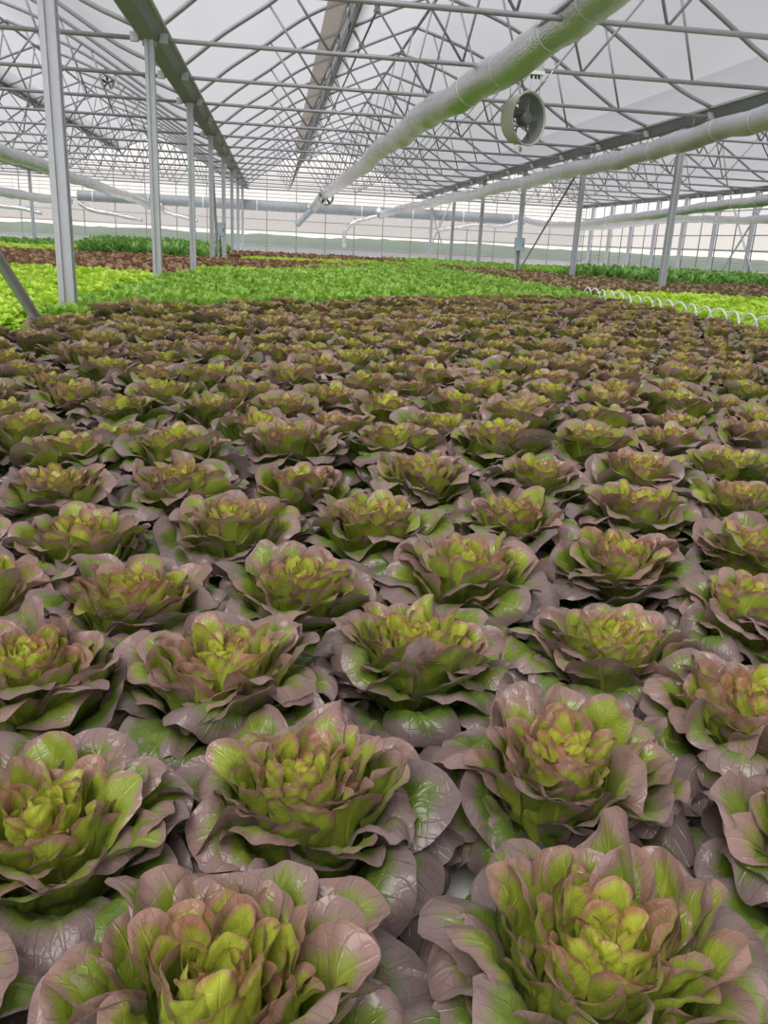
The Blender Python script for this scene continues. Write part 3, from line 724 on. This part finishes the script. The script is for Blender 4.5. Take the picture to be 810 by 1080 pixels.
gfar = [(min(max(a, -1.5), 4.05), b) for a, b in gfar]
GREEN_A = gfar + [(-1.5, 5.9)] + [up(75, 325), up(170, 317), up(300, 313), up(400, 312), up(500, 311), (3.85, 9.6)]
bed('green_leaves', 'green_lettuce', GREEN, grid(GREEN_A, .17, rng), 292, 'green lettuce', 'small frilly mid-green lettuce in the bed just beyond the red butterheads', 'farther plants of the frilly green bed in the main bay', 'frilly green lettuces', green_hi, green_lo)
def patch(mt, poly, protos, s, lab, cat, zs=1.0, name='salad_bed'):
    field(name, mt, protos, [p for p in grid(poly, s, rng) if seen(p[0], p[1], .2, 200)], rng, lab, cat, zs=zs)
patch(BROWN, [(-9.2, 13.5), (-1.6, 12.2), (-1.6, 19.8), (-9.2, 20.5)], low_lo, .24, 'brown-red lettuce bed beyond the lime bed on the left', 'lettuce bed')
patch(LIME, [(-16, 20.8), (-4.3, 20.8), (-2.6, 23), (-5, 26), (-16, 28)], lime_lo, .28, 'light green strip of lettuces at the far left', 'lettuce bed')
patch(TALL, [(-4.4, 20.0), (-1.6, 20.0), (-1.6, 31), (-6.2, 31), (-5, 25)], tall_lo, .28, 'tall green leafy crop beyond the brown bed between left posts', 'leafy crop bed', 1.25)
patch(TALL, [(-17, 29), (-6.2, 29), (-6.2, 38), (-17, 38)], low_lo, .5, 'dull green strip along the far wall at the left', 'lettuce bed')
patch(LIME, [(-1.2, 13.4), (.5, 13.4), (.8, 15.0), (-1.2, 15.0)], lime_lo, .22, 'thin lime strip behind the green bed beside the left posts', 'lettuce bed')
patch(BROWN, [(-1.3, 15.2), (1.0, 15.2), (2.2, 19.5), (2.0, 20.4), (-1.3, 20.4)], low_lo, .25, 'rust brown lettuce strip behind the green bed', 'lettuce bed')
patch(LIME, [(-.7, 20.6), (2.2, 20.6), (4.0, 22), (4.0, 25), (-.9, 24)], lime_lo, .28, 'yellow-green lettuce strip far down the main bay', 'lettuce bed')
patch(BROWN, [(-1.3, 24.2), (4.0, 25.2), (4.0, 30.5), (-1.3, 30.5)], low_lo, .36, 'dark brown lettuce strip far down the main bay', 'lettuce bed')
patch(GREEN, [(4.4, 24), (8, 23.2), (12.5, 25.5), (12.5, 30), (4.4, 33)], low_lo, .34, 'green strip far beyond the right posts', 'lettuce bed')
RB = [up(*q) for q in ((476, 279), (540, 282), (600, 288), (620, 290), (700, 298), (815, 304), (815, 318))] + [(7.5, 12.3), (4.95, 12.4), (4.45, 11.4)]
patch(REDFAR, [(4.45, 11.4), (5.0, 12.4), (9.4, 12.3), (13.5, 12.3), (13.9, 17.4), (8.0, 17.0), (6.8, 19.8), (4.4, 24)], low_lo, .25, 'dusky red-brown lettuce bed beyond the lime bed on the right', 'lettuce bed')
patch(DARKRED, [(9.2, 14.6), (13.9, 15.4), (13.9, 17.9), (9.0, 16.9)], low_lo, .22, 'dark red lettuce patch between dusky and tall green beds on the right', 'lettuce bed', 1.05)
patch(TALL, [(6.9, 19.9), (8.1, 17.2), (13.9, 18.1), (13.9, 24.5), (9, 24.2)], tall_lo, .25, 'tall green leafy crop before the open side wall', 'leafy crop bed', 1.05)

# ------------------------------------------------------------------ outside: low tree belt
def belt(name, pts, h, label, seed):
    r = random.Random(seed); V = []; F = []; m = 7
    P = []
    for i in range(len(pts)-1):
        a, b = Vector(pts[i]), Vector(pts[i+1]); n = max(2, int((b-a).length/.8))
        for k in range(n): P.append(a.lerp(b, k/n))
    for i, p in enumerate(P):
        d = (P[min(i+1, len(P)-1)]-P[max(i-1, 0)]).normalized(); nn = Vector((-d.y, d.x))
        hh = h*(.86+.08*math.sin(i*.043+seed)+.05*math.sin(i*.127)+.05*math.sin(i*.43)+.07*r.random())
        for j in range(m):
            a = PI*j/(m-1); rr_ = 1+.1*r.random(); V.append((p.x+nn.x*3*math.cos(a)*rr_, p.y+nn.y*3*math.cos(a)*rr_, -.3+(hh+.3)*math.sin(a)*rr_))
    F = [(i*m+j, i*m+j+1, (i+1)*m+j+1, (i+1)*m+j) for i in range(len(P)-1) for j in range(m-1)]
    o = MB().add(V, F, True).build(name, TREES); tag(o, label, 'tree belt', None, 'stuff')
belt('tree_line', [(-110, 85), (-40, 92), (20, 88), (60, 84)], .95, 'low dark green tree belt outside beyond the far wall', 1)
belt('tree_line', [(58, 86), (62, 40), (60, 0), (50, -30)], 1.1, 'low dark tree belt outside beyond the open side wall', 2)

# ------------------------------------------------------------------ view
sc = bpy.context.scene
sc.view_settings.view_transform = 'Standard'; sc.view_settings.look = 'None'; sc.view_settings.gamma = 1
sc.view_settings.use_curve_mapping = False; sc.view_settings.exposure = 0.35
sc.cycles.use_denoising = True; sc.cycles.max_bounces = 10; sc.cycles.diffuse_bounces = 5; sc.cycles.transparent_max_bounces = 24
sc.cycles.transmission_bounces = 8; sc.cycles.glossy_bounces = 3
